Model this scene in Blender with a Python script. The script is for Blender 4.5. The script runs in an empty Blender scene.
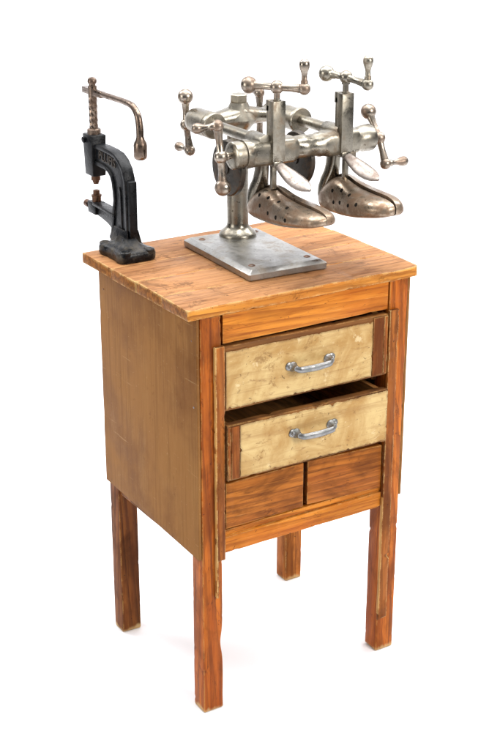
import bpy, bmesh, math, random
from mathutils import Vector, Matrix, noise
random.seed(7)
S = bpy.context.scene
COL = S.collection

# ------------------------------------------------------------------ materials
class NT:
    def __init__(s, name):
        s.m = bpy.data.materials.new(name); s.m.use_nodes = True
        s.t = s.m.node_tree; s.t.nodes.clear()
        s.out = s.n('ShaderNodeOutputMaterial'); s.b = s.n('ShaderNodeBsdfPrincipled')
        s.l(s.b.outputs[0], s.out.inputs[0])
    def n(s, typ, **kw):
        nd = s.t.nodes.new(typ)
        for k, v in kw.items(): setattr(nd, k, v)
        return nd
    def l(s, a, b): s.t.links.new(a, b)
    def set(s, sock, v):
        if hasattr(v, 'is_linked') or hasattr(v, 'links'): s.l(v, sock)
        else: sock.default_value = v
    def math(s, op, a, b=0.0, clamp=False):
        nd = s.n('ShaderNodeMath', operation=op, use_clamp=clamp)
        s.set(nd.inputs[0], a); s.set(nd.inputs[1], b); return nd.outputs[0]
    def ramp(s, fac, lo, hi, a=0.0, b=1.0):
        nd = s.n('ShaderNodeMapRange'); nd.clamp = True; nd.interpolation_type = 'SMOOTHSTEP'
        s.set(nd.inputs[0], fac); nd.inputs[1].default_value = lo; nd.inputs[2].default_value = hi
        nd.inputs[3].default_value = a; nd.inputs[4].default_value = b; return nd.outputs[0]
    def mix(s, fac, a, b, blend='MIX'):
        nd = s.n('ShaderNodeMix', data_type='RGBA', blend_type=blend)
        s.set(nd.inputs[0], fac)
        for sk, v in ((nd.inputs[6], a), (nd.inputs[7], b)):
            if isinstance(v, tuple): sk.default_value = (*v, 1) if len(v) == 3 else v
            else: s.l(v, sk)
        return nd.outputs[2]
    def coords(s, scale=(1, 1, 1), seed=True, dist=0):
        tc = s.n('ShaderNodeTexCoord'); mp = s.n('ShaderNodeMapping')
        mp.inputs['Scale'].default_value = scale
        s.l(tc.outputs['Object'], mp.inputs['Vector'])
        if seed:
            oi = s.n('ShaderNodeObjectInfo')
            ad = s.n('ShaderNodeVectorMath', operation='MULTIPLY_ADD')
            cb = s.n('ShaderNodeCombineXYZ')
            s.l(oi.outputs['Random'], cb.inputs[0]); s.l(oi.outputs['Random'], cb.inputs[1]); s.l(oi.outputs['Random'], cb.inputs[2])
            s.l(cb.outputs[0], ad.inputs[0]); ad.inputs[1].default_value = (37, 53, 71)
            s.l(mp.outputs[0], ad.inputs[2]); return ad.outputs[0]
        return mp.outputs[0]
    def noise(s, vec, scale, detail=4, rough=.55, dist=0.0):
        nd = s.n('ShaderNodeTexNoise'); s.l(vec, nd.inputs['Vector'])
        nd.inputs['Scale'].default_value = scale; nd.inputs['Detail'].default_value = detail
        nd.inputs['Roughness'].default_value = rough; nd.inputs['Distortion'].default_value = dist
        return nd.outputs[0]
    def edge(s, radius, lo=.02, hi=.2):
        bv = s.n('ShaderNodeBevel'); bv.samples = 4; bv.inputs[0].default_value = radius
        ge = s.n('ShaderNodeNewGeometry')
        d = s.n('ShaderNodeVectorMath', operation='DOT_PRODUCT')
        s.l(bv.outputs[0], d.inputs[0]); s.l(ge.outputs['Normal'], d.inputs[1])
        return s.ramp(s.math('SUBTRACT', 1.0, d.outputs['Value']), lo, hi)
    def bump(s, h, strength=.3, dist=.001):
        b = s.n('ShaderNodeBump'); b.inputs['Strength'].default_value = strength
        b.inputs['Distance'].default_value = dist
        s.l(h, b.inputs['Height']); s.l(b.outputs[0], s.b.inputs['Normal'])

def wood(name, axis, light, mid, dark, wear=(.62, .40, .17), wear_amt=.6, grain=1.0, rough=.42,
         blotch=.6, top=None, knots=True, ring=.65, spec=.13, zone=.45, foot=False, er=.0034):
    adj = lambda c: (c[0] * .82, c[1] * .655, c[2] * .44)
    light, mid, dark = adj(light), adj(mid), adj(dark); wear = (wear[0] * .82, wear[1] * .80, wear[2] * .72)
    s = NT(name)
    def st(k):
        q = [1.0, 1.0, 1.0]; q['xyz'.index(axis)] = k; return s.coords(tuple(q))
    v = st(.05); iso = s.coords((1, 1, 1))
    fib = s.noise(st(.022), 230 * grain, 4, .72, .1)
    med = s.noise(st(.035), 85 * grain, 6, .74, .3)
    wide = s.noise(st(.12), 30, 4, .6, .8)
    blo = s.noise(st(.45), 13, 5, .62, .6)
    # growth lines : warped plain-sawn bands, thin dark latewood
    nd = s.n('ShaderNodeTexWave'); nd.wave_type = 'BANDS'; nd.bands_direction = 'DIAGONAL'; nd.wave_profile = 'SAW'
    s.l(st(.07), nd.inputs['Vector'])
    nd.inputs['Scale'].default_value = 40 * grain; nd.inputs['Distortion'].default_value = 7.5
    nd.inputs['Detail'].default_value = 2.5; nd.inputs['Detail Scale'].default_value = .42; nd.inputs['Detail Roughness'].default_value = .45
    rings = s.math('MULTIPLY', s.ramp(nd.outputs[1], .30, .95), s.ramp(wide, .38, .60, .25, 1))
    c = s.mix(s.ramp(wide, .36, .64), mid, light)
    c = s.mix(s.math('MULTIPLY', s.ramp(s.noise(st(.5), 7, 3, .5, .5), .42, .62), zone), c, (light[0] * 1.12, light[1] * 1.22, light[2] * 1.3))
    c = s.mix(s.math('MULTIPLY', rings, ring), c, dark)
    c = s.mix(s.math('MULTIPLY', s.ramp(med, .50, .60), .5), c, tuple(x * .62 for x in mid))
    c = s.mix(s.math('MULTIPLY', s.ramp(fib, .53, .62), .55), c, dark)
    c = s.mix(s.math('MULTIPLY', s.ramp(blo, .47, .62), blotch), c, tuple(x * .30 for x in mid))
    if knots:
        vo = s.n('ShaderNodeTexVoronoi'); s.l(st(.42), vo.inputs['Vector'])
        vo.inputs['Scale'].default_value = 10
        k = s.ramp(s.math('ADD', vo.outputs['Distance'], s.math('MULTIPLY', wide, .16)), .13, .21, 1, 0)
        c = s.mix(s.math('MULTIPLY', k, .8), c, tuple(x * .22 for x in mid))
    tc = s.n('ShaderNodeTexCoord'); sx = s.n('ShaderNodeSeparateXYZ'); s.l(tc.outputs['Normal'], sx.inputs[0])
    # end grain: darker and without the long bands
    eg = s.mix(s.ramp(s.noise(iso, 120, 5, .7, .3), .35, .65), tuple(x * .26 for x in mid), tuple(x * .60 for x in mid))
    c = s.mix(s.ramp(s.math('ABSOLUTE', sx.outputs['xyz'.index(axis)]), .7, .9), c, eg)
    if top:
        tl, td = top
        ct = s.mix(s.ramp(s.noise(st(.16), 40, 6, .7, .8), .34, .64), td, tl)
        ct = s.mix(s.math('MULTIPLY', s.ramp(s.noise(st(.5), 8, 5, .62, .5), .48, .64), .6), ct, tuple(min(1, x * 1.5) for x in tl))
        ct = s.mix(s.math('MULTIPLY', rings, .3), ct, tuple(x * .6 for x in td))
        ct = s.mix(s.math('MULTIPLY', s.ramp(fib, .53, .62), .5), ct, tuple(x * .45 for x in td))
        ct = s.mix(s.math('MULTIPLY', s.ramp(s.noise(iso, 17, 8, .80, .7), .555, .60), .55), ct, tuple(x * .42 for x in td))
        c = s.mix(s.ramp(sx.outputs[2], .75, .97), c, ct)
    if foot:
        so = s.n('ShaderNodeSeparateXYZ'); s.l(tc.outputs['Object'], so.inputs[0])
        hh = s.math('ADD', so.outputs[2], s.math('MULTIPLY', wide, -.030))
        c = s.mix(s.ramp(hh, -.013, -.004, .75, 0), c, (.50, .34, .15))
    # broad dark stains and small bruises, each with its own ragged outline
    dk = s.ramp(s.noise(st(.3), 24, 9, .82, .7), .585, .615)
    c = s.mix(s.math('MULTIPLY', dk, .42 if top else .6), c, tuple(x * .24 for x in mid))
    # scuffs & wear
    e = s.edge(er, .008, .12)
    en = s.ramp(s.noise(iso, 40, 6, .74), .43, .56)
    c = s.mix(s.math('MULTIPLY', s.math('MULTIPLY', e, en), wear_amt), c, wear)
    scf = s.ramp(s.noise(v, 120, 6, .78, .4), .62, .69)
    c = s.mix(s.math('MULTIPLY', scf, .45 * wear_amt), c, wear)
    spk = s.ramp(s.noise(iso, 150, 3, .6, .5), .68, .74)
    c = s.mix(s.math('MULTIPLY', spk, .85), c, tuple(x * .10 for x in mid))
    s.l(c, s.b.inputs['Base Color'])
    s.set(s.b.inputs['Roughness'], s.ramp(blo, .3, .7, rough + .0, rough + .24))
    s.b.inputs['Specular IOR Level'].default_value = spec
    h = s.math('ADD', s.math('MULTIPLY', fib, .6), s.math('MULTIPLY', spk, -1.2))
    s.bump(s.math('ADD', h, s.math('MULTIPLY', rings, -.3)), .45, .0014)
    return s.m

def metal(name, base, rust=(.20, .10, .05), rust_amt=.5, rough=.26, patch=28, lo=.50, hi=.68, metallic=1.0, dirt=.26, bump=.13):
    s = NT(name)
    iso = s.coords((1, 1, 1))
    a = s.noise(iso, patch, 7, .72, .5); b = s.noise(iso, 240, 4, .68); g = s.noise(iso, 12, 4, .6); sc = s.noise(s.coords((.25, 1, 1)), 420, 3, .6)
    c = s.mix(s.ramp(g, .35, .65), tuple(x * .70 for x in base), tuple(x * 1.12 for x in base))
    c = s.mix(s.math('MULTIPLY', s.ramp(b, .50, .66), dirt), c, tuple(x * .38 for x in base))
    r = s.math('MULTIPLY', s.ramp(a, lo, hi), rust_amt)
    c = s.mix(r, c, rust)
    pit = s.ramp(s.noise(iso, 120, 3, .6, .3), .66, .72)
    c = s.mix(s.math('MULTIPLY', pit, .75), c, tuple(x * .35 for x in rust))
    e = s.math('MULTIPLY', s.edge(.0016), .5)
    c = s.mix(e, c, tuple(min(1, x * 1.7) for x in base))
    s.l(c, s.b.inputs['Base Color'])
    s.set(s.b.inputs['Metallic'], s.math('MULTIPLY', s.math('SUBTRACT', 1.0, s.math('MULTIPLY', s.ramp(a, lo, hi), rust_amt * .5)), metallic))
    rr = s.math('ADD', s.ramp(a, .3, .75, rough - .08, rough + .25), s.math('MULTIPLY', s.ramp(b, .45, .75), .10))
    s.l(rr, s.b.inputs['Roughness'])
    s.bump(s.math('ADD', s.math('ADD', b, s.math('MULTIPLY', a, .8)), s.math('ADD', s.math('MULTIPLY', sc, .3), s.math('MULTIPLY', pit, -.8))), bump, .0006)
    return s.m

def facing_mat():
    s = NT('pale worn plywood facing')
    v = s.coords((.10, 1, 1)); iso = s.coords((1, 1, 1))
    fib = s.noise(s.coords((.03, 1, 1)), 190, 4, .7, .1); blo = s.noise(iso, 13, 6, .66, .8); st = s.noise(v, 28, 5, .65, 1.0)
    c = s.mix(s.ramp(blo, .34, .66), (.355, .205, .064), (.53, .385, .172))
    c = s.mix(s.math('MULTIPLY', s.ramp(st, .50, .68), .55), c, (.30, .165, .052))
    c = s.mix(s.math('MULTIPLY', s.ramp(fib, .54, .63), .3), c, (.26, .14, .048))
    c = s.mix(s.math('MULTIPLY', s.ramp(s.noise(iso, 33, 6, .7, .4), .60, .68), .6), c, (.62, .50, .29))
    sp = s.ramp(s.noise(iso, 125, 4, .66, .6), .635, .70)
    sp2 = s.ramp(s.noise(s.coords((.35, 1, 1)), 46, 5, .7, .9), .62, .69)
    c = s.mix(s.math('MULTIPLY', sp, .8), c, (.10, .055, .022))
    c = s.mix(s.math('MULTIPLY', sp2, .6), c, (.20, .10, .035))
    sf = s.ramp(s.noise(s.coords((.55, 1, 1)), 30, 9, .83, .8), .570, .605)
    c = s.mix(s.math('MULTIPLY', sf, .7), c, (.22, .115, .036))
    e = s.math('MULTIPLY', s.edge(.006, .005, .1), s.ramp(s.noise(iso, 50, 6, .75), .40, .52))
    c = s.mix(s.math('MULTIPLY', e, .75), c, (.14, .075, .03))
    s.l(c, s.b.inputs['Base Color']); s.b.inputs['Roughness'].default_value = .62
    s.b.inputs['Specular IOR Level'].default_value = .25
    s.bump(s.math('ADD', s.math('MULTIPLY', fib, .5), s.math('MULTIPLY', sp, -1.0)), .35, .001)
    return s.m

def ply_mat():
    s = NT('stained plywood side')
    v = s.coords((1, 1, .02)); iso = s.coords((1, 1, 1))
    fib = s.noise(v, 170, 4, .7, .1); blo = s.noise(s.coords((1, 1, .8)), 5.5, 5, .60, .15); st = s.noise(s.coords((1, .8, .25)), 24, 8, .74, .2)
    c = s.mix(s.ramp(blo, .36, .62), (.142, .056, .013), (.228, .106, .033))
    c = s.mix(s.math('MULTIPLY', s.ramp(st, .50, .66), .40), c, (.265, .135, .045))
    c = s.mix(s.math('MULTIPLY', s.ramp(fib, .50, .60), .28), c, (.10, .040, .011))
    c = s.mix(s.math('MULTIPLY', s.ramp(s.noise(s.coords((1, 1, .7)), 26, 9, .82, .2), .585, .63), .30), c, (.085, .028, .008))
    c = s.mix(s.math('MULTIPLY', s.ramp(s.noise(iso, 190, 4, .65), .66, .72), .55), c, (.36, .24, .12))
    lin = s.ramp(s.noise(s.coords((1, .05, .9)), 130, 5, .75, .3), .645, .68)
    c = s.mix(s.math('MULTIPLY', lin, .45), c, (.38, .24, .11))
    c = s.mix(s.math('MULTIPLY', s.edge(.004, .008, .1), .5), c, (.08, .036, .012))
    s.l(c, s.b.inputs['Base Color'])
    s.l(s.ramp(blo, .3, .7, .52, .72), s.b.inputs['Roughness']); s.b.inputs['Specular IOR Level'].default_value = .08
    s.bump(fib, .25, .0008)
    return s.m

def plain(name, col, rough=.6, metallic=0.0):
    s = NT(name); s.b.inputs['Base Color'].default_value = (*col, 1)
    s.b.inputs['Roughness'].default_value = rough; s.b.inputs['Metallic'].default_value = metallic; s.b.inputs['Specular IOR Level'].default_value = .05
    return s.m

def iron_mat():
    s = NT('black painted cast iron')
    iso = s.coords((1, 1, 1))
    a = s.noise(iso, 45, 5, .65, .4); g = s.noise(iso, 260, 3, .6)
    c = s.mix(s.ramp(a, .35, .7), (.003, .0035, .0045), (.009, .010, .012))
    c = s.mix(s.math('MULTIPLY', s.math('MULTIPLY', s.edge(.0022), s.ramp(a, .4, .6)), .45), c, (.09, .08, .065))
    ob = s.n('ShaderNodeTexCoord'); sx = s.n('ShaderNodeSeparateXYZ'); s.l(ob.outputs['Object'], sx.inputs[0])
    foot = s.math('MULTIPLY', s.ramp(sx.outputs[2], .012, .045, 1, 0), s.ramp(a, .44, .62))
    c = s.mix(s.math('MULTIPLY', foot, .55), c, (.10, .08, .055))
    s.l(c, s.b.inputs['Base Color']); s.l(s.ramp(a, .3, .7, .24, .42), s.b.inputs['Roughness']); s.b.inputs['Specular IOR Level'].default_value = .22
    s.bump(s.math('ADD', g, a), .5, .0012)
    return s.m

W_STILE = lambda ax='z': wood('red orange varnished pine ' + ax, ax, (.52, .170, .019), (.34, .088, .009), (.10, .024, .004), wear=(.64, .36, .11), wear_amt=.7, blotch=.5, knots=False, rough=.34, spec=.16, foot=True)
M = {}
M['stile'] = W_STILE()
M['stile_right'] = wood('orange varnished pine', 'z', (.58, .200, .026), (.38, .104, .012), (.12, .030, .006), wear=(.64, .38, .12), wear_amt=.7, blotch=.6, knots=False, rough=.36, spec=.15, foot=True)
M['leg'] = wood('worn orange pine leg', 'z', (.56, .225, .045), (.37, .120, .019), (.12, .032, .008), wear=(.68, .46, .19), wear_amt=.8, blotch=.55, foot=True)
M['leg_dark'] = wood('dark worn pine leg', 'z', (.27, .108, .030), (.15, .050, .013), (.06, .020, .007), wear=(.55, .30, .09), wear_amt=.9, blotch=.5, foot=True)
M['rail'] = wood('amber pine rail', 'x', (.68, .300, .050), (.52, .180, .024), (.24, .060, .010), wear=(.74, .50, .2), wear_amt=.5, blotch=.25, rough=.34)
M['top'] = wood('worn pine tabletop', 'x', (.66, .335, .080), (.52, .225, .045), (.22, .07, .016), wear=(.72, .50, .23), wear_amt=.85, blotch=.35,
                er=.0075, top=((.330, .160, .066), (.200, .080, .028)), rough=.46)
M['strip'] = wood('weathered edging strip', 'z', (.40, .155, .040), (.25, .085, .020), (.09, .03, .012), wear=(.72, .50, .22), wear_amt=1.0, blotch=.6)
M['drawer'] = wood('brown drawer wood', 'x', (.27, .135, .052), (.165, .078, .030), (.06, .024, .010), wear=(.56, .33, .12), wear_amt=.7, blotch=.65)
M['band'] = wood('bare brown drawer end', 'z', (.30, .105, .024), (.19, .056, .011), (.08, .022, .006), wear=(.5, .3, .12), wear_amt=.6, blotch=.6, knots=False)
M['small_drawer'] = wood('dark grained small drawer', 'x', (.48, .190, .036), (.32, .108, .020), (.075, .022, .006), wear=(.58, .34, .12), wear_amt=.85, blotch=.6, ring=.5, zone=.5, grain=1.25)
M['raw'] = wood('raw splintered pine edge', 'z', (.78, .55, .27), (.62, .38, .15), (.30, .14, .04), wear_amt=.4, blotch=.35, knots=False)
M['inside'] = wood('unfinished drawer inside', 'y', (.62, .36, .17), (.46, .25, .11), (.20, .10, .05), wear_amt=.3)
M['facing'] = facing_mat()
M['ply'] = ply_mat()
M['nickel'] = metal('worn nickel plate', (.305, .28, .23), rust=(.14, .092, .052), rust_amt=.8, rough=.27)
M['crank'] = metal('rusty worn steel', (.33, .285, .235), rust=(.125, .07, .04), rust_amt=.75, rough=.25, patch=34, lo=.42, hi=.62)
M['last'] = metal('brown worn shoe last', (.36, .29, .22), rust=(.155, .088, .046), rust_amt=.9, rough=.30, patch=36, lo=.38, hi=.62)
M['tongue'] = metal('pinkish worn tongue plate', (.27, .235, .21), rust=(.15, .095, .065), rust_amt=.75, rough=.30, patch=40)
M['plate'] = metal('dull grey cast plate', (.38, .375, .36), rust=(.22, .18, .135), rust_amt=.75, rough=.32, patch=22, dirt=.18, bump=.06)
M['darksteel'] = metal('dark oily steel', (.07, .062, .052), rust=(.10, .055, .03), rust_amt=.6, rough=.32)
M['bronze'] = metal('browned polished steel', (.24, .18, .14), rust=(.065, .034, .02), rust_amt=.8, rough=.20, patch=55, lo=.45, hi=.62)
M['darkbronze'] = metal('dark browned steel', (.15, .08, .05), rust=(.07, .03, .018), rust_amt=.8, rough=.3, patch=60)
M['pull'] = metal('dull zinc drawer pull', (.25, .25, .25), rust=(.12, .155, .145), rust_amt=.5, rough=.36, patch=70)
M['iron'] = iron_mat()
M['hole'] = plain('dark peg hole', (.012, .010, .008), .8)
M['letter'] = metal('worn raised lettering', (.045, .034, .024), rust=(.03, .018, .010), rust_amt=.7, rough=.5, patch=200, metallic=.3)

# ------------------------------------------------------------------ object helpers
def thing(name, loc, label, cat, rotz=0):
    o = bpy.data.objects.new(name, None); COL.objects.link(o)
    o.location = loc; o['label'] = label; o['category'] = cat
    o.empty_display_size = .05
    return o
def root_of(p):
    while p.parent: p = p.parent
    return p
def obj(name, bm, mats, parent=None, sharp=35, label=None):
    """bm is in world coordinates; the thing's base is subtracted"""
    if parent is not None:
        bmesh.ops.translate(bm, verts=bm.verts, vec=-Vector(root_of(parent).location))
    bmesh.ops.recalc_face_normals(bm, faces=bm.faces)
    me = bpy.data.meshes.new(name); bm.to_mesh(me); bm.free()
    for m in (mats if isinstance(mats, (list, tuple)) else [mats]): me.materials.append(m)
    for p in me.polygons: p.use_smooth = True
    me.set_sharp_from_angle(angle=math.radians(sharp))
    o = bpy.data.objects.new(name, me); COL.objects.link(o)
    if parent is not None: o.parent = parent
    if label: o['label'] = label
    return o
def merge(dst, src, mi=0):
    for f in src.faces: f.material_index = mi
    me = bpy.data.meshes.new('tmp'); src.to_mesh(me); src.free()
    dst.from_mesh(me); bpy.data.meshes.remove(me)
def box_bm(lo, hi, bev=.0015, seg=2):
    bm = bmesh.new(); bmesh.ops.create_cube(bm, size=1)
    lo, hi = Vector(lo), Vector(hi)
    for v in bm.verts: v.co = Vector([(lo[i] + hi[i]) / 2 + v.co[i] * (hi[i] - lo[i]) for i in range(3)])
    if bev > 0: bmesh.ops.bevel(bm, geom=bm.edges[:], offset=bev, segments=seg, profile=.5, affect='EDGES')
    return bm
def rough_box(lo, hi, bev=.002, step=.012, amp=.0005, chip=.0016, seed=0):
    """hand-worn board: bevelled, cut along its length, wavering faces and nicked edges"""
    bm = box_bm(lo, hi, bev, 2)
    lo, hi = Vector(lo), Vector(hi); d = hi - lo
    ax = max(range(3), key=lambda i: d[i])
    n = max(2, int(d[ax] / step))
    for k in range(1, n):
        co = Vector((lo + hi) / 2); co[ax] = lo[ax] + bev + (d[ax] - 2 * bev) * k / n
        no = Vector((0, 0, 0)); no[ax] = 1
        bmesh.ops.bisect_plane(bm, geom=bm.verts[:] + bm.edges[:] + bm.faces[:], plane_co=co, plane_no=no)
    c = (lo + hi) / 2
    for v in bm.verts:
        q = v.co * 22 + Vector((seed * 3.7, seed * 1.3, 0))
        nv = Vector((noise.noise(q), noise.noise(q + Vector((9, 0, 0))), noise.noise(q + Vector((0, 9, 0)))))
        nv[ax] *= .3
        v.co += nv * amp
        k = noise.noise(v.co * 95 + Vector((seed * 7.1, 3, 1)))
        if k > .38:
            for i in range(3):
                if i == ax: continue
                if abs(abs(v.co[i] - c[i]) - d[i] / 2) < bev * 1.2:
                    v.co[i] += (c[i] - v.co[i]) / max(abs(c[i] - v.co[i]), 1e-6) * chip * (k - .38) * 3
    return bm
def frame_of(axis):
    a = Vector(axis).normalized()
    u = a.cross(Vector((0, 0, 1)) if abs(a.z) < .9 else Vector((1, 0, 0))).normalized()
    return a, u, a.cross(u)
def lathe(bm, org, axis, prof, n=24, cap=True):
    a, u, w = frame_of(axis); org = Vector(org); rings = []
    for d, r in prof:
        rings.append([bm.verts.new(org + a * d + (u * math.cos(2 * math.pi * k / n) + w * math.sin(2 * math.pi * k / n)) * max(r, 1e-5)) for k in range(n)])
    for A, B in zip(rings, rings[1:]):
        for k in range(n): bm.faces.new((A[k], A[(k + 1) % n], B[(k + 1) % n], B[k]))
    if cap:
        bm.faces.new(rings[0][::-1]); bm.faces.new(rings[-1])
def ballprof(c, r, n=12, a0=0, a1=math.pi):
    return [(c - r * math.cos(a0 + (a1 - a0) * k / n), r * math.sin(a0 + (a1 - a0) * k / n)) for k in range(n + 1)]
def sphere(bm, c, r, axis=(0, 0, 1)): lathe(bm, c, axis, ballprof(0, r), cap=False)
def tube(bm, pts, rad, n=16, sq=None):
    """sweep along points; rad a number or a list; sq = (hu, hw) gives a rectangular bar"""
    pts = [Vector(p) for p in pts]; rings = []; up = None
    for i, p in enumerate(pts):
        t = (pts[min(i + 1, len(pts) - 1)] - pts[max(i - 1, 0)]).normalized()
        if up is None: up = t.cross(Vector((0, 0, 1)) if abs(t.z) < .9 else Vector((1, 0, 0))).normalized()
        up = (up - t * up.dot(t)).normalized(); w = t.cross(up)
        r = rad[i] if isinstance(rad, (list, tuple)) else rad
        rings.append([bm.verts.new(p + (up * math.cos(2 * math.pi * k / n) + w * math.sin(2 * math.pi * k / n)) * r) for k in range(n)])
    for A, B in zip(rings, rings[1:]):
        for k in range(n): bm.faces.new((A[k], A[(k + 1) % n], B[(k + 1) % n], B[k]))
    bm.faces.new(rings[0][::-1]); bm.faces.new(rings[-1])
def smooth_path(pts, per=8):
    P = [Vector(p) for p in pts]; P = [P[0]] + P + [P[-1]]; out = []
    for i in range(1, len(P) - 2):
        for k in range(per):
            t = k / per; a, b, c, d = P[i - 1], P[i], P[i + 1], P[i + 2]
            out.append(.5 * ((2 * b) + (c - a) * t + (2 * a - 5 * b + 4 * c - d) * t * t + (3 * b - a - 3 * c + d) * t ** 3))
    out.append(P[-2]); return out
def prism(bm, poly, axis, a0, a1, bev=0.0):
    """polygon in the two other axes extruded along axis from a0 to a1"""
    i = 'xyz'.index(axis); j, k = [q for q in range(3) if q != i]
    b = bmesh.new(); vs = []
    for p in poly:
        co = [0, 0, 0]; co[i] = a0; co[j] = p[0]; co[k] = p[1]; vs.append(b.verts.new(co))
    f = b.faces.new(vs)
    r = bmesh.ops.extrude_face_region(b, geom=[f])
    for v in [g for g in r['geom'] if isinstance(g, bmesh.types.BMVert)]: v.co[i] = a1
    bmesh.ops.recalc_face_normals(b, faces=b.faces)
    if bev > 0:
        es = [e for e in b.edges if abs(e.verts[0].co[i] - e.verts[1].co[i]) < 1e-7]
        bmesh.ops.bevel(b, geom=es, offset=bev, segments=2, profile=.5, affect='EDGES')
    merge(bm, b)
def grow(poly, d):
    """offset a counter-clockwise polygon outwards by d"""
    n = len(poly); out = []
    for i in range(n):
        p, a, b = Vector(poly[i]), Vector(poly[i - 1]), Vector(poly[(i + 1) % n])
        e1 = (p - a).normalized(); e2 = (b - p).normalized()
        n1 = Vector((e1.y, -e1.x)); n2 = Vector((e2.y, -e2.x)); m = (n1 + n2)
        m = m / max(m.length_squared / 2, .5)
        out.append(tuple(p + m * d))
    return out

# ------------------------------------------------------------------ dimensions of the cabinet (metres)
W, D, H, T = .418, .348, .740, .0195
LX, LY = .0395, .036
cab = thing('wooden_cabinet', (W / 2, D / 2, 0), 'small worn pine workbench cabinet on four square legs with pulled drawers, carrying the two tools', 'cabinet')
# legs
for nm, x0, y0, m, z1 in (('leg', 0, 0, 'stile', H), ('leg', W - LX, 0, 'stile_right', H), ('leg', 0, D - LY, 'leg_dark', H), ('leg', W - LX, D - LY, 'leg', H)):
    bm = rough_box((x0, y0, 0.0), (x0 + LX, y0 + LY, z1), 0.0028, .006, .0004, .0014, seed=x0 * 31 + y0 * 17)
    for v in bm.verts:                               # battered feet
        if v.co.z < .03: v.co.z += max(0, noise.noise(v.co * 60 + Vector((4, 4, 4)))) * .006 * (1 - v.co.z / .03)
        if y0 == 0 and x0 == 0:                      # a gouge in the inner edge of the front leg
            g = math.exp(-((v.co.z - .135) / .022) ** 2)
            if v.co.x > .03: v.co.x -= .0045 * g
    obj(nm, bm, M[m], cab)
# tabletop : planks running left to right
bm = bmesh.new()
ys = [-.003, .083, .172, .262, D + .030]
for i in range(4):
    b = rough_box((-.0235 + .001 * (i % 2), ys[i] + (.0003 if i else 0), H), (W + .0245 - .001 * (i % 2), ys[i + 1] - .0003, H + T - .0003 * (i % 2)), .0022 if i in (0, 3) else .0010, .010, .0006, .0025 if i in (0, 3) else .0008, seed=i + 2)
    if i == 0:
        for v in b.verts:                            # rounded right front corner, chipped left corner
            for cx, sg, r in ((W + .0245, 1, .016), (-.0235, -1, .007)):
                ox, oy = cx - sg * r, -.003 + r
                dx, dy = (v.co.x - ox) * sg, oy - v.co.y
                if dx > 0 and dy > 0:
                    L = math.hypot(dx, dy)
                    if L > r * .98: v.co.x = ox + sg * dx / L * r * .98; v.co.y = oy - dy / L * r * .98
            if v.co.y < .004 and v.co.z > H + .012:  # front edge rounded by use
                v.co.z -= .0016 + .0016 * noise.noise(v.co * 30); v.co.y += .0010
    merge(bm, b)
obj('tabletop', bm, M['top'], cab)
# rails, strips
obj('top_rail', rough_box((LX + .0035, .0012, .6895), (W - LX - .0025, .021, H - .0006), .0012, .012, .0004, .0012, 5), M['rail'], cab)
bm = rough_box((LX + .001, -.0005, .309), (W - LX - .001, .024, .339), .0016, .008, .0005, .0030, 8)
merge(bm, rough_box((LX + .001, .004, .3392), (W - LX - .001, .10, .3505), .0016, .012, .0006, .0025, 9))
obj('bottom_rail', bm, M['rail'], cab)
bm = rough_box((.0245, -.0065, .300), (LX + .0025, -.0002, .6885), .0011, .006, .0005, .0030, 11)
merge(bm, rough_box((.0240, -.0060, .2290), (.0283, -.0002, .3015), .0010, .006, .0012, .002, 12))
merge(bm, rough_box((.0240, -.0068, .2300), (.0251, -.0003, .6880), .0006, .006, .0006, .0012, 61), 1)
obj('edge_strip', bm, [M['strip'], M['raw']], cab)
bm = rough_box((W - LX - .0025, -.0065, .0725), (W - .0225, -.0002, .6885), .0012, .006, .0005, .0030, 14)
for v in bm.verts:
    if v.co.z < .09: v.co.z += .004 * math.sin((v.co.x) * 400)
merge(bm, rough_box((W - LX - .0030, -.0069, .0850), (W - LX - .0017, -.0003, .3300), .0006, .006, .0006, .0012, 63), 1)
obj('edge_strip', bm, [M['strip'], M['raw']], cab)
# side and back panels
def panel(x0, x1, zf, zb):
    bm = rough_box((x0, .0015, .30), (x1, D, H - .0008), .0009, .014, .0005, .0008, 21)
    for v in bm.verts:
        k = 1 - min(1, max(0, (v.co.z - .30) / .2)); v.co.z += k * ((zf - .30) + (zb - zf) * v.co.y / D)
    return bm
side_panel = obj('side_panel', panel(-.0062, -.0004, .3075, .3195), M['ply'], cab)
obj('side_panel', panel(W + .0004, W + .0055, .322, .322), M['ply'], cab)
for y, z in ((.012, .586), (.016, .70), (.33, .70)):
    b = bmesh.new(); lathe(b, (-.0061, y, z), (-1, 0, 0), [(-.002, .0016), (.0004, .0016), (.0007, .0010)], 12)
    obj('nail', b, M['pull'] if z == .586 else M['darkbronze'], side_panel)
obj('back_panel', rough_box((.004, D - .0005, .31), (W - .004, D + .005, H - .001), .0009, .02, .0004, .0006, 25), M['ply'], cab)
obj('inner_rail', rough_box((.004, .05, .3005), (.020, D - LY - .002, .335), .001, .02, .0005, .001, 26), M['leg_dark'], cab)
obj('inner_rail', rough_box((W - .020, .05, .3005), (W - .004, D - LY - .002, .335), .001, .02, .0005, .001, 27), M['leg_dark'], cab)
# wooden runners and a dust board between the drawers
for z in (.4432, .562):
    obj('runner', box_bm((LX * .5, .03, z - .012), (LX + .010, D - .04, z - .001), .0008), M['inside'], cab)
    obj('runner', box_bm((W - LX - .010, .03, z - .012), (W - LX * .5, D - .04, z - .001), .0008), M['inside'], cab)

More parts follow.
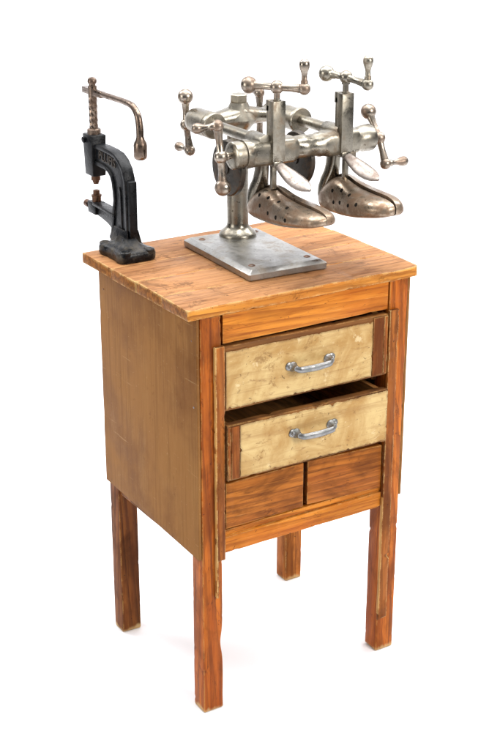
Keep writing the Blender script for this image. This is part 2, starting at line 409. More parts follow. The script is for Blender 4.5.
# ------------------------------------------------------------------ drawers
def pull_handle(parent, xc, zc, yf, half=.0360):
    bm = bmesh.new(); s = -1
    for sg in (-1, 1):                               # two eared feet
        x = xc + sg * half
        lathe(bm, (x, yf + .001, zc), (0, -1, 0), [(0, .0085), (.003, .0087), (.0055, .0068), (.012, .0052), (.0145, .0046)], 20)
        lathe(bm, (x + sg * .007, yf + .001, zc + .0015), (0, -1, 0), [(0, .0075), (.003, .0072), (.0045, .005)], 16)
        sphere(bm, (x + sg * .0075, yf - .0038, zc + .0015), .0036, (0, 1, 0))
    pts = smooth_path([(xc - half, yf - .010, zc), (xc - half * .86, yf - .0165, zc - .0020), (xc - half * .4, yf - .0175, zc - .0030), (xc, yf - .0180, zc - .0033),
                       (xc + half * .4, yf - .0175, zc - .0030), (xc + half * .86, yf - .0165, zc - .0020), (xc + half, yf - .010, zc)], 6)
    n = len(pts)
    t0 = len(bm.verts)
    tube(bm, pts, [.0049 + .0012 * math.sin(math.pi * i / (n - 1)) for i in range(n)], 14)
    bm.verts.ensure_lookup_table()
    for v in bm.verts[t0:]:                              # flat strap rather than a round rod
        near = min(pts, key=lambda p: abs(p.x - v.co.x)); v.co.y = near.y + (v.co.y - near.y) * .62
    return obj('handle', bm, M['pull'], parent)
def ragged_sheet(x0, x1, z0, z1, y0, y1, seed, amp=.0034):
    """a thin facing whose edges have flaked"""
    bm = bmesh.new(); pts = []
    def wob(p, a): return noise.noise(Vector((p * 38, seed * 5.3, a))) * amp * .55 + noise.noise(Vector((p * 240, seed, a + 3))) * amp * .25 + max(0, noise.noise(Vector((p * 85, seed, a + 7))) - .25) * amp * 2.6
    N, K = 150, 54
    for i in range(N): x = x0 + (x1 - x0) * i / N; pts.append((x, z0 + abs(wob(x, 1))))
    for i in range(K): z = z0 + (z1 - z0) * i / K; pts.append((x1 - abs(wob(z, 2)), z))
    for i in range(N): x = x1 + (x0 - x1) * i / N; pts.append((x, z1 - abs(wob(x, 3)) * 1.3))
    for i in range(K): z = z1 + (z0 - z1) * i / K; pts.append((x0 + abs(wob(z, 4)), z))
    prism(bm, pts, 'y', y0, y1)
    return bm
def drawer(x0, x1, zl, zr, yf, h, tilt=0, face=None, band=None, handle=None, fm='drawer', depth=.27, seed=0):
    """zl/zr = bottom height left/right; tilt = how far the left end stands forward of the right"""
    wi = .010
    def bend(bm):
        for v in bm.verts:
            t = (v.co.x - x0) / (x1 - x0); v.co.z += zl + (zr - zl) * t
            v.co.y -= tilt * (1 - t)
        return bm
    tray = bmesh.new()
    for a, b in (((x0 + .004, yf + .0165, .006), (x0 + .004 + wi, yf + depth, h - .004)), ((x1 - .004 - wi, yf + .0165, .006), (x1 - .004, yf + depth, h - .004)),
                 ((x0 + .0145, yf + depth - wi, .006), (x1 - .0145, yf + depth - .0005, h - .006)), ((x0 + .0145, yf + .017, .008), (x1 - .0145, yf + depth - wi - .0005, .013))):
        merge(tray, box_bm(a, b, .0008))
    t = obj('drawer', bend(tray), M['inside'], cab)
    obj('drawer_front', bend(rough_box((x0, yf, 0), (x1, yf + .016, h), .0018, .008, .0005, .0028, seed)), M[fm], t)
    if face:
        obj('facing', bend(ragged_sheet(face[0], face[1], .0035, h - face[2], yf - .0018, yf + .001, seed)), M['facing'], t)
    if band:
        for q, (b0, b1, mt) in enumerate(band):
            obj('end_board', bend(rough_box((b0, yf - .0022 + .0004 * q, .003), (b1, yf + .002, h - .003), .0008, .008, .0004, .0018, seed + 9 + q)), M[mt], t)
    if handle:
        hd = pull_handle(t, handle[0], handle[1], yf - .0018 - tilt * .5)
    return t
# upper drawer: pale facing, bare brown board at its right end
drawer(.0440, .3752, .5725, .5695, -.0020, .1130, 0, (.0460, .3420, .009), ((.3430, .3660, 'band'), (.3668, .3745, 'strip')), (.2115, .626), 'drawer', seed=31)
# second drawer, pulled forward a little: brown board at its left end
drawer(.0425, .3735, .4495, .4455, -.0125, .1010, 0, (.0665, .3715, .003), ((.0500, .0655, 'band'), (.0440, .0492, 'strip')), (.2130, .508), 'drawer', seed=37)
drawer(.0474, .2054, .3535, .3540, .0010, .0855, 0, fm='small_drawer', seed=41)
drawer(.2130, .3745, .3562, .3480, .0002, .0845, 0, fm='small_drawer', seed=47)

# ------------------------------------------------------------------ shoe stretcher
TZ = H + T + .0002
ms = thing('shoe_stretcher', (.2235, .186, TZ), 'nickel plated shoe stretching machine with two perforated shoe lasts and ball-ended cranks', 'shoe stretcher')
# base plate, slightly skewed on the table
rot = Matrix.Rotation(-math.radians(2.8), 4, 'Z'); PC = Vector((.2195, .1885, 0))
def plate_pt(u, v): q = rot @ Vector((u, v, 0)); return (PC.x + q.x, PC.y + q.y)
bm = bmesh.new(); hx, hy = .0765, .1215
rings = []
for ins, z in ((.0015, 0), (0, .002), (0, .0112), (.0012, .0126), (.0070, .0160), (.0085, .0170), (.0095, .0172)):
    pts = []
    for cx, cy, a0 in ((1, 1, 0), (-1, 1, 90), (-1, -1, 180), (1, -1, 270)):
        for k in range(5):
            a = math.radians(a0 + 90 * k / 4); r = .003
            pts.append(plate_pt(cx * (hx - ins - r) + r * math.cos(a), cy * (hy - ins - r) + r * math.sin(a)))
    rings.append([bm.verts.new((p[0], p[1], TZ + z)) for p in pts])
for A, B in zip(rings, rings[1:]):
    for k in range(len(A)): bm.faces.new((A[k], A[(k + 1) % len(A)], B[(k + 1) % len(A)], B[k]))
bm.faces.new(rings[0][::-1]); bm.faces.new(rings[-1])
plate = obj('base_plate', bm, M['plate'], ms)
PZ = TZ + .0172
for sx in (-1, 1):
    for sy in (-1, 1):
        x, y = plate_pt(sx * .0545, sy * .0905)
        bm = bmesh.new(); lathe(bm, (x, y, PZ - .004), (0, 0, 1), [(0, .0062), (.0045, .0062), (.0052, .005), (.0048, .0032), (.0028, .0026)], 18)
        obj('screw', bm, M['darkbronze'], plate)
CX, CY = .2400, .2745
bm = bmesh.new()
lathe(bm, (CX, CY, PZ - .001), (0, 0, 1), [(0, .0335), (.003, .0340), (.007, .0325), (.012, .027), (.016, .0225), (.020, .0200), (.026, .0193), (.21, .0193), (.2105, .0183), (.22, .0183)], 40)
obj('column', bm, M['nickel'], ms)
# casting on top of the column: hub, two arms, two barrels
bm = bmesh.new()
lathe(bm, (CX + .003, CY, .9700), (0, 0, 1), [(0, .0200), (.004, .0225), (.012, .0300), (.018, .0310), (.026, .0270), (.035, .0205), (.044, .0165), (.0462, .0155)], 36)
for sx, x1 in ((-1, .172), (1, .323)):
    n = 10; prev = None
    for k in range(n + 1):
        t = k / n; x = CX + .003 + (x1 - CX - .003) * t
        hw = .028 - .011 * t; zt = 1.013 - .016 * t ** .8; zb = .975 + .002 * t; y = CY + .002
        ring = [bm.verts.new((x, y + hw * math.cos(a) * (1 if abs(math.cos(a)) < .8 else .95), (zt + zb) / 2 + (zt - zb) / 2 * math.copysign(abs(math.sin(a)) ** .7, math.sin(a)))) for a in [2 * math.pi * q / 20 for q in range(20)]]
        if prev:
            for q in range(20): bm.faces.new((prev[q], prev[(q + 1) % 20], ring[(q + 1) % 20], ring[q]))
        prev = ring
lathe(bm, (.172, .236, .9875), (0, 1, 0), [(0, .0150), (.0004, .0215), (.003, .0228), (.010, .0228), (.0105, .0218), (.014, .0218), (.0145, .0226), (.060, .0226), (.070, .0210), (.077, .0165), (.081, .0100)], 36)
lathe(bm, (.323, .196, .9880), (0, 1, 0), [(0, .0150), (.0004, .0215), (.003, .0228), (.008, .0228), (.010, .0205), (.085, .0205), (.10, .019), (.108, .0150), (.112, .0100)], 36)
cast = obj('barrel_casting', bm, M['nickel'], ms)
bm = bmesh.new(); lathe(bm, (CX + .003, CY, 1.0160), (0, 0, 1), [(0, .0150), (.0022, .0158), (.0026, .0158), (.0136, .0158), (.0150, .0140), (.0152, .0120)], 6)
bmesh.ops.rotate(bm, verts=bm.verts, cent=(CX + .003, CY, 0), matrix=Matrix.Rotation(math.radians(22), 3, 'Z'))
obj('hex_nut', bm, M['nickel'], cast, sharp=20)
# rods that slide in the barrels
for x in (.172, .323):
    bm = bmesh.new(); lathe(bm, (x, .080, .9890), (0, 1, 0), [(0, .0080), (.001, .0095), (.17, .0095)], 24)
    obj('rod', bm, M['nickel'], ms)
# front cross beam
BY, BZ = .0900, .9710
bm = bmesh.new()
def bsec(x, hw, hh, p, dz=0, n=28):
    r = []
    for q in range(n):
        a = 2 * math.pi * q / n; c, s_ = math.cos(a), math.sin(a)
        r.append(bm.verts.new((x, BY + hw * math.copysign(abs(c) ** p, c), BZ + dz + hh * math.copysign(abs(s_) ** p, s_))))
    return r
secs = [(.1130, .012, .012, 1), (.1140, .0200, .0200, 1), (.1160, .0225, .0225, 1), (.1300, .0225, .0225, 1), (.1305, .0210, .0210, 1), (.1340, .0210, .0210, 1), (.1345, .0238, .0238, 1), (.1440, .0240, .0240, 1),
        (.1460, .0210, .0215, .5), (.1500, .0200, .0208, .42), (.2240, .0200, .0208, .42), (.2300, .0205, .021, .6), (.2360, .0180, .0185, .9), (.2500, .0195, .0195, 1), (.2560, .0200, .0200, 1), (.2620, .0185, .0188, 1), (.2780, .0190, .0190, 1),
        (.2840, .0212, .0212, 1), (.2900, .0200, .0200, .8), (.2980, .0205, .0210, .5), (.3560, .0200, .0208, .45), (.3590, .0205, .0205, 1), (.3660, .0210, .0210, 1), (.3740, .0225, .0225, 1), (.3900, .0230, .0230, 1), (.3935, .0212, .0212, 1), (.3945, .012, .012, 1)]
rs = [bsec(*s_) for s_ in secs]
for A, B in zip(rs, rs[1:]):
    for q in range(28): bm.faces.new((A[q], A[(q + 1) % 28], B[(q + 1) % 28], B[q]))
bm.faces.new(rs[0]); bm.faces.new(rs[-1])
for v in bm.verts:
    q = v.co * 70; v.co += Vector((0, noise.noise(q), noise.noise(q + Vector((5, 5, 5))))) * .0004
for x in (.172, .323):                               # bosses that take the rods
    lathe(bm, (x, .075, .9885), (0, 1, 0), [(0, .008), (.001, .0130), (.045, .0135), (.048, .0115)], 24)
obj('cross_beam', bm, M['nickel'], ms)
# upright screw boxes
SX = (.1905, .3265)
for x in SX:
    bm = box_bm((x - .0118, .0650, .9570), (x + .0118, .0800, 1.0555), .0012)
    merge(bm, box_bm((x - .0112, .0803, .9700), (x - .0030, .0870, 1.0480), .0010))
    merge(bm, box_bm((x - .0112, .0803, 1.0380), (x + .0020, .0895, 1.0560), .0010))
    merge(bm, box_bm((x - .0090, .0660, .9500), (x + .0090, .0790, .9575), .0015))
    lathe(bm, (x, .0735, 1.0550), (0, 0, 1), [(0, .0065), (.002, .0070), (.003, .0052), (.012, .0050)], 20)
    obj('screw_box', bm, M['nickel'], ms)
# ball-ended cranks
def crank(hub, ball, end, knob, Rb=.0137, Re=.0100, Rh=.0112, spindle=None, kl=.047, mat='crank'):
    hub, ball, end, kd = Vector(hub), Vector(ball), Vector(end), Vector(knob).normalized()
    bm = bmesh.new()
    for p, R in ((ball, Rb), (end, Re)):
        d = p - hub; L = d.length
        lathe(bm, hub, d, [(0, .0080), (.006, .0078), (.010, .0060), (L * .5, .0058), (L - R - .004, .0066), (L - R * .75, .0074)], 18)
        sphere(bm, p, R, d)
    sphere(bm, hub, Rh, kd)
    if spindle is not None:
        sp = Vector(spindle); lathe(bm, hub, sp - hub, [(0, .0075), ((sp - hub).length * .55, .0072), ((sp - hub).length * .56, .0052), ((sp - hub).length, .0052)], 18)
    c = obj('crank', bm, M[mat], ms, sharp=50)
    bm = bmesh.new()
    lathe(bm, end, kd, [(Re * .8, .0058), (Re + .003, .0058), (Re + .004, .0046), (kl * .45, .0044), (kl * .56, .0056), (kl * .68, .0078), (kl * .80, .0088), (kl * .90, .0082), (kl * .97, .0055), (kl, .0015)], 18)
    obj('knob', bm, M[mat], c, sharp=60)
crank((.0950, .0900, .9720), (.0965, .0870, .9220), (.0930, .0965, 1.0210), (-1, 0, 0), spindle=(.1150, .0900, .9715))
crank((.4110, .0885, .9680), (.4110, .1215, 1.0080), (.4110, .0680, .9270), (1, 0, 0), spindle=(.3940, .0900, .9710))
crank((.1690, .3320, .9745), (.1680, .3320, 1.0240), (.1755, .3320, .9280), (0, 1, 0), spindle=(.1710, .3120, .9800))
crank((.3230, .3320, .9740), (.3230, .3330, .9240), (.3230, .3340, 1.0160), (0, 1, 0), spindle=(.3230, .3050, .9800))
z1 = 1.0770
crank((SX[0], .0735, z1), (SX[0] - .0264, .0735 + .0426, z1), (SX[0] + .0287, .0735 - .0358, z1), (0, .02, 1), spindle=(SX[0], .0735, 1.060), mat='crank')
crank((SX[1], .0735, z1 + .004), (SX[1] - .0135, .0735 + .0365, z1 + .006), (SX[1] + .0060, .0735 - .0520, z1 - .001), (0, .02, 1), spindle=(SX[1], .0735, 1.060), mat='nickel')
# dark guide discs hanging under the beam
for x in (.1330, .2700):
    bm = bmesh.new()
    lathe(bm, (x - .006, .1290, .9420), (1, 0, 0), [(0, .030), (.0005, .0400), (.001, .0445), (.003, .0465), (.010, .0465), (.012, .0445), (.0125, .0300)], 44)
    lathe(bm, (x - .008, .1290, .9420), (1, 0, 0), [(0, .010), (.018, .010)], 20)
    merge(bm, box_bm((x - .004, .096, .944), (x + .004, .132, .972), .001))
    obj('guide_disc', bm, M['darksteel'], ms)
# shoe lasts: two halves, a bracket neck, peg holes
ST = [  # y, half width, z bottom, z top   (heel to toe)
    (.1600, .008, .8640, .8760), (.1580, .0160, .8575, .8830), (.1540, .0215, .8535, .8890), (.1450, .0250, .8505, .8890), (.1320, .0268, .8488, .8965),
    (.1150, .0272, .8482, .9030), (.1000, .0276, .8484, .9045), (.0850, .0284, .8492, .9030), (.0700, .0296, .8502, .8995), (.0550, .0312, .8520, .8968), (.0350, .0336, .8545, .8948),
    (.0150, .0348, .8575, .8935), (-.0050, .0342, .8608, .8925), (-.0230, .0328, .8640, .8922), (-.0390, .0298, .8668, .8916), (-.0520, .0256, .8696, .8908), (-.0610, .0212, .8722, .8896), (-.0665, .0165, .8746, .8880), (-.0695, .0098, .8778, .8855)]
def ymap(y, k): return .1540 - (.1600 - y) * .905 if k == 0 else .1390 - (.1600 - y) * .845
def last_half(xc, side, gap, lift, kk):
    bm = bmesh.new(); rs = []; n = 16
    for y, w, zb, zt in ST:
        zt += lift * min(1, max(0, (zt - zb - .004) / .02))
        w = max(w * 1.06, gap + .0012); mid = zb + (zt - zb) * .34; r = []
        for q in range(n + 1):
            a = -math.pi / 2 + math.pi * q / n; c, s_ = max(0.0, math.cos(a)), math.sin(a)
            xx = gap + (w - gap) * (c ** (.45 if s_ < 0 else .78))
            zz = mid + (zt - mid) * (s_ ** .95 if s_ > 0 else 0) - (mid - zb) * ((-s_) ** .8 if s_ < 0 else 0)
            r.append(bm.verts.new((xc + side * xx, ymap(y, kk), zz)))
        rs.append(r)
    for A, B in zip(rs, rs[1:]):
        for q in range(n): bm.faces.new((A[q], A[q + 1], B[q + 1], B[q]))
        bm.faces.new((A[n], A[0], B[0], B[n]))
    bm.faces.new(rs[0]); bm.faces.new(rs[-1])
    for f in bm.faces: f.material_index = 0
    return bm
from mathutils.bvhtree import BVHTree
for k, (xc, dy, dz) in enumerate(((.2000, .002, 0), (.3365, .002, -.002))):
    for side in (-1, 1):
        bm = last_half(xc + .005, side, .0006 if k == 0 else .0016, (.0045 if side > 0 else 0) + (.006 if k else 0), k)
        bmesh.ops.recalc_face_normals(bm, faces=bm.faces)
        bmesh.ops.translate(bm, verts=bm.verts, vec=(0, dy, dz))
        tree = BVHTree.FromBMesh(bm)
        pegs = [(.100, .878), (.068, .872), (.082, .894), (.035, .872), (.052, .893), (.018, .890), (.003, .874), (.112, .893)] if k == 0 else [(.098, .890), (.070, .895), (.040, .893), (.064, .876), (.030, .878), (.005, .884), (.088, .872)]
        for (py, pz) in pegs:
            hit = tree.ray_cast(Vector((xc + side * .2, ymap(py, k) + dy, pz + dz)), Vector((-side, 0, 0)))
            if hit[0] is not None:
                b = bmesh.new(); lathe(b, hit[0] - hit[1] * .003, hit[1], [(0, .0036), (.00305, .0036), (.0032, .0032)], 12); merge(bm, b, 1)
        lo = obj('shoe_last', bm, [M['last'], M['hole']], ms, sharp=50)
    # bracket neck from the beam down into the heel
    bm = bmesh.new()
    path = [(.1330, .957, .0185, .0115), (.1330, .942, .0185, .0118), (.1340, .928, .0175, .0125), (.1370, .914, .0175, .0145), (.1420, .900, .0190, .0185), (.1455, .886, .0185, .0215), (.1460, .872, .0165, .0230), (.1450, .860, .0140, .0205)]
    dy = -.005 if k == 0 else -.019
    path = [(y + .004, z, a * .68, b * .86) for y, z, a, b in path]
    prev = None; N = 24
    for y, z, hy_, hx_ in path:
        r = [bm.verts.new((xc + hx_ * math.copysign(abs(math.cos(a)) ** .7, math.cos(a)), y + dy + hy_ * math.copysign(abs(math.sin(a)) ** .7, math.sin(a)), z)) for a in [2 * math.pi * q / N for q in range(N)]]
        if prev:
            for q in range(N): bm.faces.new((prev[q], prev[(q + 1) % N], r[(q + 1) % N], r[q]))
        else: bm.faces.new(r)
        prev = r
    bm.faces.new(prev)
    merge(bm, box_bm((xc - .010, .085 + dy, .9450), (xc + .010, .150 + dy, .9560), .001))
    merge(bm, box_bm((xc - .0045, .098 + dy, .905), (xc + .0045, .106 + dy, .9455), .0008))
    obj('last_bracket', bm, M['nickel'], ms)
    # tongue plate that presses the instep
    bm = bmesh.new(); secs = []
    x0 = SX[k]; x1 = xc + .004
    TP = [(.0, .0080), (.06, .0080), (.16, .0090), (.30, .0115), (.46, .0138), (.62, .0144), (.76, .0132), (.87, .0104), (.95, .0064), (1.0, .0020)]
    for t, hw in TP:
        y = .0740 + (-.0060 - .0740) * t; z = .9560 - .0330 * t ** .8; x = x0 + (x1 - x0) * t
        r = []
        for q in range(20):
            a = 2 * math.pi * q / 20; u = math.cos(a) * hw; h = math.sin(a) * (.0034 if t < .95 else .002)
            r.append(bm.verts.new((x + u * .93, y, z + h + u * .42 + .004 * (u / .02) ** 2 * -1)))
        secs.append(r)
    for A, B in zip(secs, secs[1:]):
        for q in range(20): bm.faces.new((A[q], A[(q + 1) % 20], B[(q + 1) % 20], B[q]))
    bm.faces.new(secs[0]); bm.faces.new(secs[-1])
    obj('tongue_plate', bm, M['tongue'], ms)

# ------------------------------------------------------------------ hand press
pr = thing('hand_press', (.0425, .320, TZ), 'black cast iron hand press with bent brown lever on the back left tabletop corner', 'hand press')
XM = .0425
bm = bmesh.new()
# lobed foot
fc = (.0350, .3140); N = 72
def foot(k, s):
    a = 2 * math.pi * k / N
    r = 1 / ((abs(math.cos(a)) / .0335) ** 2 + (abs(math.sin(a)) / .0480) ** 2) ** .5
    for q in (52, 128, 232, 308):
        d = (math.degrees(a) - q + 180) % 360 - 180
        r += .0140 * math.exp(-(d / 19) ** 2)
    return fc[0] + r * math.cos(a) * s, fc[1] + r * math.sin(a) * s
prev = None
for s, z in ((.96, 0), (1.0, .003), (1.0, .013), (.97, .0165), (.90, .0190), (.70, .0205), (.45, .026), (.34, .034)):
    r = [bm.verts.new((*foot(k, s), TZ + z)) for k in range(N)]
    if prev:
        for k in range(N): bm.faces.new((prev[k], prev[(k + 1) % N], r[(k + 1) % N], r[k]))
    else: bm.faces.new(r[::-1])
    prev = r
bm.faces.new(prev)
for fx, fy in ((.012, .275), (.058, .275), (.012, .353), (.058, .353)):   # bolt lugs
    lathe(bm, (fx, fy, TZ + .012), (0, 0, 1), [(0, .0100), (.0070, .0100), (.0085, .0085), (.0090, .0050), (.0080, .0035)], 24)
# C frame (y, z), counter-clockwise seen from +x
def arc(c, r, a0, a1, n=8, ry=None): return [(c[0] + r * math.cos(math.radians(a0 + (a1 - a0) * k / n)), c[1] + (ry or r) * math.sin(math.radians(a0 + (a1 - a0) * k / n))) for k in range(n + 1)]
outer = [(.3080, .772), (.3060, .800), (.3050, .893), (.3080, .8955)]           # back edge, stepped
outer = outer[::-1]
prof = [(.3680, .772), (.3600, .790)]                                           # front edge going up, lower arm
prof += [(.3620, .7860)]
C_up = [(.3520, .8280), (.3505, .850), (.3515, .868), (.3550, .884), (.3620, .8960), (.3740, .9040), (.3900, .9075), (.4280, .9080)]
top_ = [(.4280, .9380), (.4000, .9390), (.3700, .9380), (.3480, .9350), (.3300, .9270), (.3170, .9140), (.3100, .8990)]
poly = [(.3050, .772), (.3720, .772), (.3660, .783), (.3640, .790), (.3720, .7960), (.3900, .8020), (.4150, .8060), (.4400, .8080), (.4400, .8240), (.4150, .8255), (.3900, .8250), (.3700, .8240), (.3570, .8270)] + C_up[1:] + top_ + [(.3100, .8940), (.3050, .8920)]
prism(bm, poly, 'x', XM - .0072, XM + .0072, .0008)                             # web
def band(pts, w, x0, x1):
    """rim rib following a line of (y, z) points, w wide to its right"""
    L = []; n = len(pts)
    for i in range(n):
        a, b = Vector(pts[max(i - 1, 0)]), Vector(pts[min(i + 1, n - 1)]); t = (b - a).normalized()
        p = Vector(pts[i]); q = p + Vector((t.y, -t.x)) * w; L.append((p, q))
    prism(bm, [tuple(p) for p, q in L] + [tuple(q) for p, q in L[::-1]], 'x', x0, x1, .0012)
rx0, rx1 = XM - .0100, XM + .0100
band(([(.3720, .775), (.3650, .786), (.3590, .806), (.3550, .828)] + C_up[1:])[::-1], -.0075, rx0, rx1)          # throat rim
band(top_ + [(.3080, .8900), (.3065, .85), (.3065, .80), (.3030, .775)], -.0078, rx0 - .0004, rx1 + .0004)       # back rim
band([(.3280, .7760), (.3275, .80), (.3270, .84), (.3285, .872), (.3320, .880)], .0042, XM - .0098, XM + .0098)  # middle rib
merge(bm, box_bm((XM - .0080, .2985, .772), (XM + .0080, .3120, .8945), .0025))                                   # back spine
# flared root of the column
for sgn in (-1, 1):
    prism(bm, [(XM + sgn * .0070, TZ + .012), (XM + sgn * .024, TZ + .012), (XM + sgn * .017, TZ + .024), (XM + sgn * .0110, TZ + .046)], 'y', .3020, .3560, .002)
# lower arm flange, anvil block
prism(bm, [(.3600, .8200), (.3900, .8225), (.4400, .8235), (.4400, .8285), (.3900, .8275), (.3560, .8265)], 'x', XM - .0115, XM + .0115, .001)
merge(bm, box_bm((XM - .0115, .4280, .8070), (XM + .0115, .4600, .8290), .0025))
# head block
b = box_bm((XM - .0148, .4250, .8780), (XM + .0148, .4620, .9530), .0025)
for v in b.verts:
    if v.co.z < .89: v.co.x = XM + (v.co.x - XM) * .9; v.co.y = .4435 + (v.co.y - .4435) * .88
merge(bm, b)
lathe(bm, (XM - .0145, .4530, .9420), (-1, 0, 0), [(0, .0055), (.004, .0055), (.005, .0040)], 14)
for v in bm.verts: v.co += Vector((noise.noise(v.co * 130), noise.noise(v.co * 130 + Vector((3, 3, 3))), 0)) * .0004
frm = obj('frame', bm, M['iron'], pr, sharp=40)
# raised maker's lettering on the arm
cu = bpy.data.curves.new('lettering', 'FONT'); cu.body = 'PLUFIS'; cu.size = .0230; cu.extrude = .0012; cu.align_x = 'CENTER'; cu.align_y = 'CENTER'; cu.space_character = 1.0
tmp = bpy.data.objects.new('tmp', cu); COL.objects.link(tmp)
me = bpy.data.meshes.new_from_object(tmp.evaluated_get(bpy.context.evaluated_depsgraph_get())); bpy.data.objects.remove(tmp)
b = bmesh.new(); b.from_mesh(me); bpy.data.meshes.remove(me)
R3 = Matrix(((0, 0, -1), (-1, 0, 0), (0, 1, 0)))
for v in b.verts: v.co = R3 @ v.co + Vector((XM - .0074, .3790, .9190)); 
bmesh.ops.rotate(b, verts=b.verts, cent=(XM, .38, .9215), matrix=Matrix.Rotation(math.radians(5), 3, 'X'))
obj('lettering', b, M['letter'], frm)
# spindle with its quick thread and cap, dies, lever
SY = .4435
bm = bmesh.new()
lathe(bm, (XM, SY, .9530), (0, 0, 1), [(0, .0125), (.008, .0125), (.0095, .0105), (.0100, .0085)], 24)
n, st, prev = 28, 44, None
for k in range(st + 1):
    z = .962 + .058 * k / st
    r = [bm.verts.new((XM + (.0074 + .0006 * math.cos(6 * (a + 90 * (z - .96)))) * math.cos(a), SY + (.0074 + .0006 * math.cos(6 * (a + 90 * (z - .96)))) * math.sin(a), z)) for a in [2 * math.pi * q / n for q in range(n)]]
    if prev:
        for q in range(n): bm.faces.new((prev[q], prev[(q + 1) % n], r[(q + 1) % n], r[q]))
    prev = r
lathe(bm, (XM, SY, 1.0180), (0, 0, 1), [(0, .0082), (.020, .0082), (.0205, .0060), (.0235, .0060), (.024, .0075), (.027, .0085), (.031, .0080), (.0345, .0050), (.0355, .0010)], 24)
obj('spindle', bm, M['bronze'], pr)
bm = bmesh.new(); lathe(bm, (XM, SY, .8785), (0, 0, -1), [(0, .0085), (.010, .0085), (.0105, .0062), (.014, .0062), (.0145, .0050), (.017, .0050)], 20)
obj('die', bm, M['darkbronze'], pr)
bm = bmesh.new(); lathe(bm, (XM, SY, .8285), (0, 0, 1), [(0, .0085), (.009, .0085), (.0095, .0095), (.013, .0095), (.0135, .0062), (.021, .0062), (.022, .0040)], 20)
obj('anvil_stud', bm, M['darkbronze'], pr)
bm = bmesh.new(); lathe(bm, (XM, .4590, .8170), (0, 1, 0), [(0, .0042), (.014, .0042), (.0145, .0070), (.027, .0070), (.028, .0045)], 12)
obj('set_screw', bm, M['darkbronze'], pr)
bm = bmesh.new()
pts = smooth_path([(XM, SY + .030, 1.0270), (XM, SY, 1.0275), (XM, SY - .040, 1.0285), (XM, .3560, 1.0290), (XM, .3180, 1.0290), (XM, .2900, 1.0260), (XM, .2740, 1.0140), (XM, .2680, .9960), (XM, .2670, .9740)], 8)
m = len(pts); tube(bm, pts, [.0054 if i < m * .45 else .0054 + .0024 * (i / m - .45) for i in range(m)], 14)
merge(bm, box_bm((XM - .0052, SY - .040, 1.0220), (XM + .0052, SY + .033, 1.0330), .0008))
lev = obj('lever', bm, M['bronze'], pr, sharp=30)
bm = bmesh.new(); lathe(bm, (XM, .2670, .9790), (0, 0, -1), [(0, .0064), (.006, .0080), (.010, .0105), (.014, .0115), (.033, .0117), (.0365, .0108), (.039, .0080), (.0395, .003)], 28)
obj('grip', bm, M['bronze'], lev)

# ------------------------------------------------------------------ white studio sweep
YAW, PIT, ROLL = 1*0.56130, 0.3758, .0018
fwd = Vector((math.sin(YAW), math.cos(YAW), 0)); rt = Vector((math.cos(YAW), -math.sin(YAW), 0))
bm = bmesh.new(); prof = [(-6, 0), (-3, 0), (0, 0), (1.6, 0)] + [(1.8 + 1.5 * math.sin(a), 1.5 - 1.5 * math.cos(a)) for a in [math.pi / 2 * k / 16 for k in range(17)]] + [(3.3, 3), (3.3, 6)]
prev = None; c0 = Vector((W / 2, D / 2, 0))
for d, z in prof:
    r = [bm.verts.new(c0 + fwd * d + rt * (s * 6) + Vector((0, 0, z - .0004))) for s in (-1, -.5, 0, .5, 1)]
    if prev:
        for q in range(4): bm.faces.new((prev[q], prev[q + 1], r[q + 1], r[q]))
    prev = r
s = NT('white seamless paper'); s.b.inputs['Base Color'].default_value = (.79, .79, .815, 1); s.b.inputs['Roughness'].default_value = .8; s.b.inputs['Specular IOR Level'].default_value = .1
fl = obj('floor', bm, s.m); fl['kind'] = 'structure'; fl['label'] = 'seamless white studio floor curving up into a white backdrop'
for p in fl.data.polygons: p.use_smooth = True

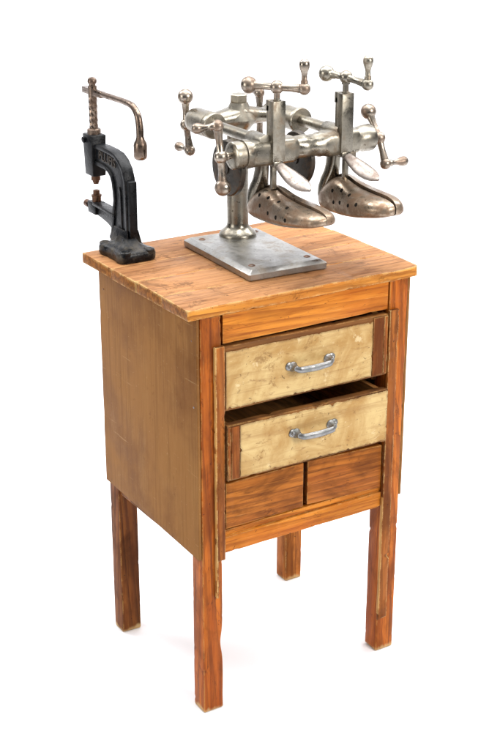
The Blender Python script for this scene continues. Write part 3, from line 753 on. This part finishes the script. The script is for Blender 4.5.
# ------------------------------------------------------------------ studio light
def area(name, loc, target, size, power, color=(1, 1, 1), sy=None):
    l = bpy.data.lights.new(name, 'AREA'); l.energy = power; l.size = size; l.color = color
    if sy: l.shape = 'RECTANGLE'; l.size_y = sy
    o = bpy.data.objects.new(name, l); COL.objects.link(o); o.location = loc
    o.rotation_euler = (Vector(target) - Vector(loc)).to_track_quat('-Z', 'Y').to_euler()
    return o
ctr = Vector((.21, .17, .55))
area('overhead_softbox', (.5, .3, 3.0), (.25, .2, 0), 2.6, 132)
area('key_softbox', (1.0, -2.3, 1.9), ctr, 1.0, 66, (1, .97, .93))
area('side_softbox', (-2.3, .3, 1.3), ctr, 1.2, 24, (1, .97, .92))
bk = c0 + fwd * 1.3
area('backdrop_light_left', bk - rt * 2.4 + Vector((0, 0, 3.2)), c0 + fwd * 2.9 + Vector((0, 0, .6)), 1.5, 80)
area('backdrop_light_right', bk + rt * 2.4 + Vector((0, 0, 3.2)), c0 + fwd * 2.9 + Vector((0, 0, .6)), 1.5, 80)
w = bpy.data.worlds.new('World'); S.world = w; w.use_nodes = True
wt = w.node_tree; wb = wt.nodes['Background']; wb.inputs[1].default_value = 1.0      # white ceiling, dim studio walls
wc = wt.nodes.new('ShaderNodeTexCoord'); wx = wt.nodes.new('ShaderNodeSeparateXYZ'); wr = wt.nodes.new('ShaderNodeMapRange'); wr.interpolation_type = 'SMOOTHSTEP'
wt.links.new(wc.outputs['Generated'], wx.inputs[0]); wt.links.new(wx.outputs[2], wr.inputs[0])
wr.inputs[1].default_value = .05; wr.inputs[2].default_value = .75; wr.inputs[3].default_value = .10; wr.inputs[4].default_value = .75
wt.links.new(wr.outputs[0], wb.inputs[0])

# ------------------------------------------------------------------ camera
cd = bpy.data.cameras.new('camera'); cam = bpy.data.objects.new('camera', cd); COL.objects.link(cam)
f3 = Vector((math.sin(YAW) * math.cos(PIT), math.cos(YAW) * math.cos(PIT), -math.sin(PIT)))
u3 = rt.cross(f3); R_ = rt * math.cos(ROLL) + u3 * math.sin(ROLL); U_ = -rt * math.sin(ROLL) + u3 * math.cos(ROLL)
mw = Matrix((R_, U_, -f3)).transposed().to_4x4(); mw.translation = Vector((-1.04655, -1.81428, 1.47175)); cam.matrix_world = mw
cd.sensor_fit = 'VERTICAL'; cd.sensor_height = 36; cd.lens = 1401.39 / 750 * 36; cd.clip_start = .05; cd.clip_end = 100
S.camera = cam
S.render.engine = 'CYCLES'
S.cycles.use_denoising = True; S.cycles.denoiser = 'OPENIMAGEDENOISE'; S.cycles.denoising_prefilter = 'NONE'; S.cycles.use_adaptive_sampling = False; S.cycles.sample_clamp_indirect = 3; S.cycles.filter_width = 1.5; S.cycles.max_bounces = 6
S.view_settings.view_transform = 'Standard'; S.view_settings.look = 'None'; S.view_settings.exposure = 0; S.view_settings.gamma = 1
